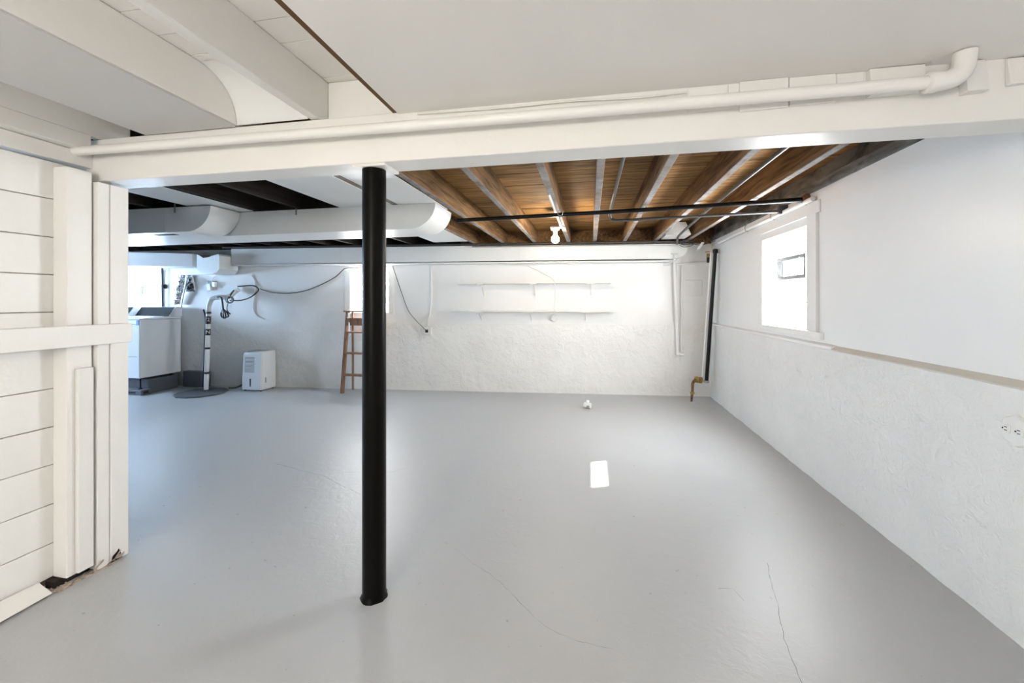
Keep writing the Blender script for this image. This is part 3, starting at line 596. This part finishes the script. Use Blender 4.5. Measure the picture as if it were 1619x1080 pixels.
part('body', MB().lathe(c + Vector((-0.045, 0, 0.036)), [(0.03, 0), (0.036, 0.004), (0.036, 0.03), (0.03, 0.034), (0.03, 0.06), (0.036, 0.064), (0.036, 0.09)], (1, -0.25, 0), 14), M['white'], ft, shade=True)
part('neck', MB().lathe(c + Vector((0.0, 0, 0.06)), [(0.022, 0), (0.022, 0.03), (0.016, 0.04)], n=12), M['white'], ft, shade=True)
part('opening', MB().lathe(c + Vector((0.006, -0.052, 0.03)), [(0.015, 0), (0.015, 0.022)], (0.15, 1, 0), 12), M['ventgrey'], ft)

# ------------------------------------------------------------------ step ladder leaning by the back window
ld = empty('step_ladder', atz(560, 613), 'old wooden step ladder with worn brown rails behind the post', 'ladder')
L0, L1 = atz(540, 612), atz(597, 612)
yl = yb(L0.x) - 0.30; zt_ = 1.20
lx0, lx1 = atY(541, 613, yl).x, atY(600, 613, yl).x
tx0, tx1 = atY(550, 495, yl + 0.2).x, atY(592, 495, yl + 0.2).x
def lp(t, s_): # t height 0..1, s 0 left .. 1 right
    a = Vector((lx0 + (lx1 - lx0) * s_, yl, 0)); b = Vector((tx0 + (tx1 - tx0) * s_, yl + 0.20, zt_)); return a.lerp(b, t)
for s_ in (0, 1):
    a, b = lp(0, s_), lp(1, s_); d = (b - a) / 2
    part('rail', MB().obox((a + b) / 2 + Vector((0, 0, 0.002)), (0.014, 0, 0), (0, 0.035, -0.006), d), M['ladder'], ld, bevel=0.003)
for t in (0.225, 0.49, 0.75):
    a, b = lp(t, 0), lp(t, 1)
    part('step', MB().obox((a + b) / 2, ((b.x - a.x) / 2 - 0.015, 0, 0), (0, 0.05, 0), (0, 0, 0.011)), M['ladder'], ld, bevel=0.003)
a, b = lp(1, 0), lp(1, 1)
part('top_step', MB().obox((a + b) / 2 + Vector((0, 0, 0.014)), ((b.x - a.x) / 2 + 0.03, 0, 0), (0, 0.075, 0), (0, 0, 0.011)), M['ladder'], ld, bevel=0.003)
a, b = lp(0.88, 0), lp(0.88, 1)
part('name_board', MB().obox((a + b) / 2 + Vector((0, -0.038, 0)), ((b.x - a.x) / 2 - 0.015, 0, 0), (0, 0.007, 0), (0, 0, 0.055)), M['ladder'], ld)
for s_ in (0.12, 0.88):
    a = lp(1, s_); part('rear_leg', MB().tube([a + Vector((0, 0.045, 0)), Vector((a.x + (0.01 if s_ > .5 else -0.01), yb(a.x) - 0.06, 0))], 0.016, 4), M['ladder'], ld)
part('hinge_strap', MB().tube([lp(0.99, 0.1) + Vector((0, -0.04, 0)), lp(0.70, 0.14) + Vector((0.01, -0.03, 0))], 0.009, 6), M['steel'], ld)

# ------------------------------------------------------------------ laundry corner
wx1, wx0, wy0, wy1, wz0, wz1 = -6.46, -7.13, 4.88, 5.50, 0.235, 1.122
pl_ = solo('concrete_plinth', MB().box(wx0 - 0.72, wx1 + 0.03, wy0 + 0.10, wy1 - 0.08, 0, 0.21), M['greyslab'], 'dark grey painted plinth under the washing machine and dryer', 'plinth', bevel=0.006)
pv = empty('floor_block', (-6.75, 4.93, 0), 'low dark block with open slots in front of the plinth', 'block')
part('body', MB().box(wx0 - 0.72, wx1 + 0.08, 4.84, 4.975, 0, 0.075), M['greyslab'], pv, bevel=0.006)
for k in range(3): part('opening', MB().box(wx1 - 0.16 - k * 0.2, wx1 - 0.02 - k * 0.2, 4.836, 4.842, 0.028, 0.05), M['slot'], pv)
part('opening', MB().box(wx1 + 0.0795, wx1 + 0.083, 4.87, 4.94, 0.02, 0.055), M['slot'], pv)
def laundry_unit(name, label, cat, wx0, wx1, wy0, wy1, tape):
    wm = empty(name, ((wx0 + wx1) / 2, 5.2, 0.0755), label, cat)
    part('cabinet', MB().box(wx0, wx1, wy0, wy1, wz0, wz1 - 0.03), M['appliance'], wm, bevel=0.012)
    part('top', MB().box(wx0 - 0.006, wx1 + 0.006, wy0 - 0.006, wy1, wz1 - 0.029, wz1), M['appliance'], wm, bevel=0.010)
    part('lid', MB().box(wx0 + 0.09, wx1 - 0.09, wy0 + 0.05, wy0 + 0.43, wz1 + 0.0005, wz1 + 0.012), M['appliance'], wm, bevel=0.006)
    part('seam', MB().box(wx0 + 0.02, wx1 - 0.05, wy0 - 0.0025, wy0 + 0.0005, 1.03, 1.034), M['slot'], wm)
    part('seam', MB().box(wx0 + 0.02, wx1 - 0.05, wy0 - 0.0025, wy0 + 0.0005, 0.55, 0.554), M['slot'], wm)
    if tape: part('tape', MB().box(wx1 - 0.05, wx1 - 0.004, wy0 - 0.008, wy0 - 0.0025, wz1 - 0.105, wz1 - 0.03), M['blue'], wm)
    cs = part('console', MB().prism([(wx0, wy1 - 0.19, wz1 + 0.0005), (wx0, wy1 - 0.08, wz1 + 0.155), (wx0, wy1 + 0.02, wz1 + 0.155), (wx0, wy1 + 0.02, wz1 + 0.0005)], (wx1 - wx0, 0, 0)), M['appliance'], wm, bevel=0.006)
    part('control_panel', MB().prism([(wx0 + 0.01, wy1 - 0.190, wz1 + 0.012), (wx0 + 0.01, wy1 - 0.091, wz1 + 0.152), (wx0 + 0.01, wy1 - 0.088, wz1 + 0.150), (wx0 + 0.01, wy1 - 0.187, wz1 + 0.010)], (wx1 - wx0 - 0.03, 0, 0)), M['console'], cs)
    for xx in (wx0 + 0.05, wx1 - 0.05):
        part('foot', MB().lathe((xx, wy0 + 0.05, 0.0755), [(0.022, 0), (0.022, 0.015), (0.010, 0.018), (0.010, 0.165)], n=10), M['slot'], wm)
        part('foot', MB().lathe((xx, wy1 - 0.12, 0.2105), [(0.022, 0), (0.022, 0.015), (0.010, 0.018), (0.010, 0.03)], n=10), M['slot'], wm)
laundry_unit('washing_machine', 'white top loading washing machine with dark console and blue tape', 'washing machine', wx0, wx1, wy0, wy1, True)
laundry_unit('clothes_dryer', 'white clothes dryer next to the taped washing machine, half hidden by the partition', 'dryer', wx0 - 0.70, wx0 - 0.015, wy0 - 0.03, wy1 - 0.09, False)
solo('concrete_curb', MB().box(-6.41, -5.98, 5.485, yb(-6.41) - 0.012, 0, 0.25), M['greyslab'], 'dark grey concrete curb between washing machine and sump pipe', 'curb', bevel=0.008)
# foil dryer hose and pipes above the washer
fh = empty('foil_hose', bw(285, 490, 0.02), 'crinkled silver foil hose hanging behind the washing machine', 'hose')
pts = [bw(280, 481, 0.03), bw(281, 470, 0.04), bw(284, 455, 0.07), bw(287, 440, 0.10)]
P = MB().tube(pts, 0.046, 16, smooth=12); 
for i, v in enumerate(P.v): P.v[i] = tuple(Vector(v) + Vector((random.uniform(-1, 1), random.uniform(-1, 1), random.uniform(-1, 1))) * 0.007)
part('sleeve', P, M['foil'], fh)
part('strap', MB().tube([bw(297, 436, 0.18), bw(291, 460, 0.16), bw(286, 488, 0.13)], 0.009, 6), M['steel'], fh)
fp = empty('foil_insulation', bw(300, 445, 0.02), 'dark square of foil insulation with white straps on the back wall', 'insulation')
a, b = bw(287, 435), bw(310, 461); m = MB(); nx, nz = 10, 10; vs = []; fs = []
for i in range(nx + 1):
    for j in range(nz + 1):
        X = a.x + (b.x - a.x) * i / nx; vs.append((X, yb(X) + REC - 0.012 - random.uniform(0, 0.02), b.z + (a.z - b.z) * j / nz))
for i in range(nx):
    for j in range(nz): q = i * (nz + 1) + j; fs.append((q, q + nz + 1, q + nz + 2, q + 1))
t_ = NT('dark crumpled foil'); t_.l(t_.ramp(t_.noise(22, 5, 0.7), [(0.45, (0.015,) * 3), (0.65, (0.5,) * 3)]), t_.b.inputs['Base Color']); t_.b.inputs['Roughness'].default_value = 0.35; t_.b.inputs['Metallic'].default_value = 0.6
part('sheet', m.add(vs, fs), t_.m, fp)
for px in (((295, 435), (291, 461)), ((304, 435), (309, 460))): part('strap', MB().tube([bw(*px[0], 0.0), bw(*px[1], 0.0)], 0.010, 6), M['whitecord'], fp)
solo('supply_pipe', MB().tube([bw(256.5, 424, 0.0), bw(257, 486, 0.0)], 0.014, 8), M['darksteel'], 'thin grey supply pipe beside the laundry window', 'pipe', shade=True)
solo('pipe_fitting', MB().lathe(bw(262, 453, -REC + 0.001), [(0.03, 0), (0.04, 0.006), (0.03, 0.03), (0.015, 0.034)], (SL, -1, 0), 16), M['darksteel'], 'round grey fitting on the wall beside the laundry pipe', 'fitting', shade=True)
wo = empty('wall_outlet', bw(334, 453, 0.0), 'small white outlet with two plugs high on the back wall', 'outlet')
c = bw(332, 454, -0.02); part('plug', MB().obox(c, (0.028, 0, 0.004), (0, 0.025, 0), (-0.006, 0, 0.055)), M['white'], wo, bevel=0.006)
c = bw(339, 450, -0.02); part('plug', MB().obox(c, (0.028, 0, 0), (0, 0.025, 0), (0, 0, 0.042)), M['white'], wo, bevel=0.006)
part('cover', MB().bwbox(bw(329, 450).x, bw(343, 450).x, -REC + 0.0005, -REC + 0.008, bw(336, 446).z - 0.04, bw(336, 446).z + 0.02), M['ventgrey'], wo)
solo('cable', MB().tube([bw(343, 434, 0.05), bw(338, 438, -.02), bw(335, 446, -0.03)], 0.007, 6, smooth=5), M['whitecord'], 'short white cable from the duct elbow to the high outlet', 'cable', shade=True)

# sump: lid, white discharge pipe, cords
sc = atz(318, 622); sc.y = 5.14
sl = empty('sump_lid', sc, 'flat dark grey round sump lid on the floor', 'lid')
m = MB(); m.lathe((sc.x, sc.y, 0.0), [(0.33, 0.0), (0.335, 0.004), (0.335, 0.016), (0.32, 0.022)], n=12)
part('disc', m, M['greyslab'], sl)
part('pipe_collar', MB().lathe((atY(326, 612, sc.y + 0.1).x, sc.y + 0.1, 0.0225), [(0.08, 0), (0.08, 0.006), (0.05, 0.012)], n=16), M['greyslab'], sl)
dp = empty('discharge_pipe', (sc.x, sc.y + 0.1, 0.02), 'white discharge pipe with black tape rising from the sump lid', 'pipe')
q0 = Vector((sc.x, sc.y + 0.1, 0.0355)); yq = q0.y
zt2 = atY(329, 484, yq).z; tl = Vector((atY(330, 484, yq).x, yq, zt2))
q0.x = atY(326, 612, yq).x
k1 = Vector((atY(334, 473, yq).x, yq + 0.01, atY(334, 473, yq).z)); k2 = Vector((atY(343, 470, yq).x, yq + 0.03, atY(343, 470, yq).z)); k3 = Vector((atY(358, 470, yq).x, yq + 0.04, k2.z + 0.005))
k4 = bw(371, 462, 0.05); k5 = bw(378, 457, -REC + 0.045)
part('tube', MB().tube([q0, q0.lerp(tl, 0.5), tl], 0.032, 14), M['pvc'], dp, shade=True)
part('bend', MB().tube([tl, k1, k2, k3, k4, k5], [0.036, 0.038, 0.034, 0.03, 0.03, 0.03] if False else 0.034, 14, smooth=4), M['pvc'], dp, shade=True)
def onp(py):
    zz = atY(328, py, yq).z; t = (zz - q0.z) / (tl.z - q0.z); return q0.lerp(tl, t)
for y0, y1 in ((493, 496), (500, 512), (520, 530), (549, 552), (588, 591)):
    a, b = onp(y1), onp(y0)
    part('tape_band', MB().tube([a, b], 0.0345, 16), M['cord'], dp, shade=True)
for yy, ch in ((505.5, '2'), (525, 'N')):
    cu = bpy.data.curves.new('mark', 'FONT'); cu.body = ch; cu.size = 0.075; cu.align_x = 'CENTER'; cu.align_y = 'CENTER'; cu.extrude = 0.001
    to = bpy.data.objects.new('mark', cu); COL.objects.link(to); bpy.context.view_layer.update()
    me = bpy.data.meshes.new_from_object(to.evaluated_get(bpy.context.evaluated_depsgraph_get())); bpy.data.objects.remove(to)
    me.materials.append(M['white']); mo = bpy.data.objects.new('mark', me); COL.objects.link(mo); mo.parent = dp
    p = onp(yy); dirv = Vector((-p.x, -p.y, 0)).normalized()
    mo.location = p + dirv * 0.036 - ORG[dp.name]; mo.rotation_euler = (math.pi / 2, 0, math.atan2(dirv.x, -dirv.y))
solo('power_cord', MB().tube([q0 + Vector((-0.05, -0.01, 0.03)), q0.lerp(tl, 0.3) + Vector((-0.052, 0, 0)), q0.lerp(tl, 0.6) + Vector((-0.055, 0, 0)), q0.lerp(tl, 0.85) + Vector((-0.05, 0, 0)), tl + Vector((-0.045, -0.045, -0.05))], 0.011, 6, smooth=4), M['cord'], 'black cord strapped up the side of the white discharge pipe', 'cord', shade=True)
yk = yq
A_ = lambda px, py, d=0.0: atY(px, py, yk - d)
m = MB()
m.tube([A_(344, 470, .04), A_(349, 470, .05), A_(351, 476, .05), A_(352, 484, .05), A_(353, 492, .05)], 0.014, 6, smooth=4)
for k in range(4):
    sx_ = (-4, -1, 3, 7)[k]
    m.tube([A_(353, 489, .05), A_(353 + sx_ * 0.8, 494, .06), A_(354 + sx_, 500, .05 + .01 * k), A_(355 + sx_ * 0.3, 504 - abs(sx_) * .3, .05)], 0.011, 6, smooth=4)
m.tube([A_(360, 480, .04), A_(359, 490, .05), A_(364, 497, .05)], 0.008, 5, smooth=3)
solo('cord_bundle', m, M['cord'], 'bundle of tied black cord hanging from the white discharge pipe', 'cord', shade=True)
m = MB()
for k in range(3):
    m.tube([A_(362 + 5 * math.cos(i * 0.7 + k) + k, 474 + 5 * math.sin(i * 0.7 + k), .06 + .005 * k) for i in range(10)], 0.009, 6, smooth=2)
m.tube([A_(362, 472, .06), A_(366, 464, .03), A_(370, 459, .0)], 0.009, 6, smooth=3)
m.tube([A_(364, 475, .06), bw(380, 475, .06), bw(396, 470, .03), bw(408, 460, 0.0), bw(407, 455, -.005), bw(398, 451.5, -.01), bw(376, 453, -.02)], 0.010, 6, smooth=6)
solo('power_cord', m, M['cord'], 'black cord looped around the pipe end and hooked on the back wall', 'cord', shade=True)
solo('power_cord', MB().tube([bw(411, 456.5, -.02), bw(418, 459, -.03), bw(435, 463, -.03), bw(460, 463.5, -.03), bw(485, 459, -.03), bw(510, 449, -.03), bw(530, 438, -.03), bw(542, 427, .0), bw(548, 424, .05), bw(572, 423, .06)], 0.008, 6, smooth=6), M['greycord'], 'dark cord swagged along the back wall to the window behind the post', 'cord', shade=True)
solo('cable', MB().tube([bw(p, q, -.039) for p, q in ((398, 436), (403, 445), (404, 460), (401, 480), (402, 492), (408, 501), (418, 505))], 0.009, 6, smooth=5), M['whitecord'], 'white cable curving down the back wall beside the hooked cord', 'cable', shade=True)

# dehumidifier with hose
dx0, dx1, dy0, dy1, dz = -5.235, -4.875, 5.39, 5.70, 0.60
dh = empty('dehumidifier', (-5.1, 5.55, 0), 'white portable dehumidifier with grille on the floor by the back wall', 'dehumidifier')
part('body', MB().hexa([(dx0 + .005, dy0 + .01, 0.012), (dx1 - .005, dy0 + .01, 0.012), (dx1 - .005, dy1, 0.012), (dx0 + .005, dy1, 0.012), (dx0 + .01, dy0 + .03, dz - .02), (dx1 - .01, dy0 + .03, dz), (dx1 - .01, dy1, dz), (dx0 + .01, dy1, dz)]), M['appliance'], dh, bevel=0.022, shade=True, seg=4)
part('front_panel', MB().hexa([(dx0 + .015, dy0, 0.02), (dx1 - .015, dy0, 0.02), (dx1 - .015, dy0 + .02, 0.02), (dx0 + .015, dy0 + .02, 0.02), (dx0 + .02, dy0 + .02, dz - .05), (dx1 - .02, dy0 + .02, dz - .05), (dx1 - .02, dy0 + .04, dz - .05), (dx0 + .02, dy0 + .04, dz - .05)]), M['appliance'], dh, bevel=0.008)
gr = MB(); ys_ = lambda z: dy0 + 0.02 * (z - .02) / (dz - .07)
for k in range(12):
    z = 0.285 + k * 0.020; gr.hexa([(dx0 + .055, ys_(z) - .002, z), (dx0 + .225, ys_(z) - .002, z), (dx0 + .225, ys_(z) + .004, z), (dx0 + .055, ys_(z) + .004, z), (dx0 + .055, ys_(z) - .002, z + .011), (dx0 + .225, ys_(z) - .002, z + .011), (dx0 + .225, ys_(z) + .004, z + .011), (dx0 + .055, ys_(z) + .004, z + .011)])
part('grille', gr, M['ventgrey'], dh)
part('level_window', MB().box(dx0 + .155, dx0 + .170, dy0 - .001, dy0 + .006, 0.07, 0.19), M['slot'], dh)
part('top_vent', MB().box(dx0 + .06, dx1 - .09, dy0 + .06, dy1 - .06, dz - .012, dz + .003), M['ventgrey'], dh)
part('tank_grip', MB().box(dx1 - .007, dx1 - .0015, dy0 + .08, dy0 + .10, 0.12, 0.2), M['ventgrey'], dh)
for xx in (dx0 + .04, dx1 - .04):
    for yy in (dy0 + .04, dy1 - .04): part('caster', MB().lathe((xx, yy, 0), [(0.014, 0), (0.016, 0.003), (0.016, 0.014)], n=10), M['slot'], dh)
hz = Vector((sc.x + 0.42, 5.45, 0))
solo('drain_hose', MB().tube([(dx0 - 0.018, dy1 - 0.03, 0.20), (dx0 - 0.07, dy1 - 0.05, 0.14), (dx0 - 0.14, dy1 - 0.10, 0.06), (dx0 - 0.22, 5.52, 0.017), (dx0 - 0.30, 5.47, 0.017)], 0.015, 8, smooth=3), M['hose'], 'green drain hose from the dehumidifier to the sump lid', 'hose', shade=True)

# ------------------------------------------------------------------ debris at the foot of the partition
def chip(pts_px, th, mat, lab, name='wood_splinter', lift=0.0, tilt=0.0):
    P = [atz(*p) for p in pts_px]; P = [Vector((p.x, p.y, lift + tilt * i)) for i, p in enumerate(P)]
    return solo(name, MB().prism(P, (0, 0, th)), mat, lab, 'debris')
solo('broken_baseboard', MB().hexa([(-2.548, 1.02, 0.012), (-2.44, 1.02, 0.02), (-2.47, 1.49, 0.01), (-2.548, 1.50, 0.0), (-2.556, 1.02, 0.062), (-2.545, 1.02, 0.066), (-2.552, 1.47, 0.050), (-2.556, 1.49, 0.05)]), M['splinter'] if False else M['trimpaint'], 'cracked white baseboard piece lying along the partition foot', 'baseboard', bevel=0.003)
def crumbs(name, pts, n, smin, smax, mat, lab):
    m = MB()
    for i in range(n):
        a = random.choice(pts); s_ = random.uniform(smin, smax); c = Vector((a[0] + random.uniform(-a[2], a[2]), a[1] + random.uniform(-a[3], a[3]), s_ * 0.35))
        th = random.uniform(0, 3.1); ax = Vector((math.cos(th), math.sin(th), random.uniform(-.2, .2))) * s_; ay = Vector((-math.sin(th), math.cos(th), 0)) * s_ * random.uniform(.25, .6)
        m.obox(c, ax, ay, (0, 0, s_ * 0.3))
    return solo(name, m, mat, lab, 'debris', kind='stuff')
crumbs('paint_flakes', [(-2.50, 1.52, .03, .05), (-2.48, 1.60, .02, .06), (-2.47, 1.70, .015, .03)], 130, 0.003, 0.011, M['splinter'], 'crumbs of flaked paint and wood along the partition foot')
for k, (x, y_, l, a) in enumerate([(-2.462, 1.735, 0.03, 1.2), (-2.455, 1.76, 0.025, 0.4), (-2.46, 1.665, 0.02, 1.5), (-2.452, 1.745, 0.022, 2.2)]):
    m = MB().obox((x, y_, 0.012 + 0.008 * k), (l * math.cos(a) * 0.4, l * math.sin(a), 0.012), (0.006, -0.004, 0.01), (0.002, 0.001, 0.004))
    solo('wood_splinter', m, M['splinter'], ('pale broken wood splinter at the rotted partition corner', 'short wood splinter lying flat by the rotted partition corner', 'small wood splinter under the middle stud of the partition', 'upright wood splinter leaning in the rotted partition corner')[k], 'debris', 'splinters at the partition foot')
part('rotted_hole', MB().prism([(-2.4617, 1.7195, 0.007), (-2.4617, 1.772, 0.007), (-2.4617, 1.768, 0.03), (-2.4617, 1.757, 0.062), (-2.4617, 1.748, 0.05), (-2.4617, 1.7295, 0.038)], (0.0012, 0, 0)), M['slot'], wl)
part('sill_gap', MB().box(-2.568, -2.515, 1.52, 1.80, 0.0, 0.033), M['darkwood'], wl)
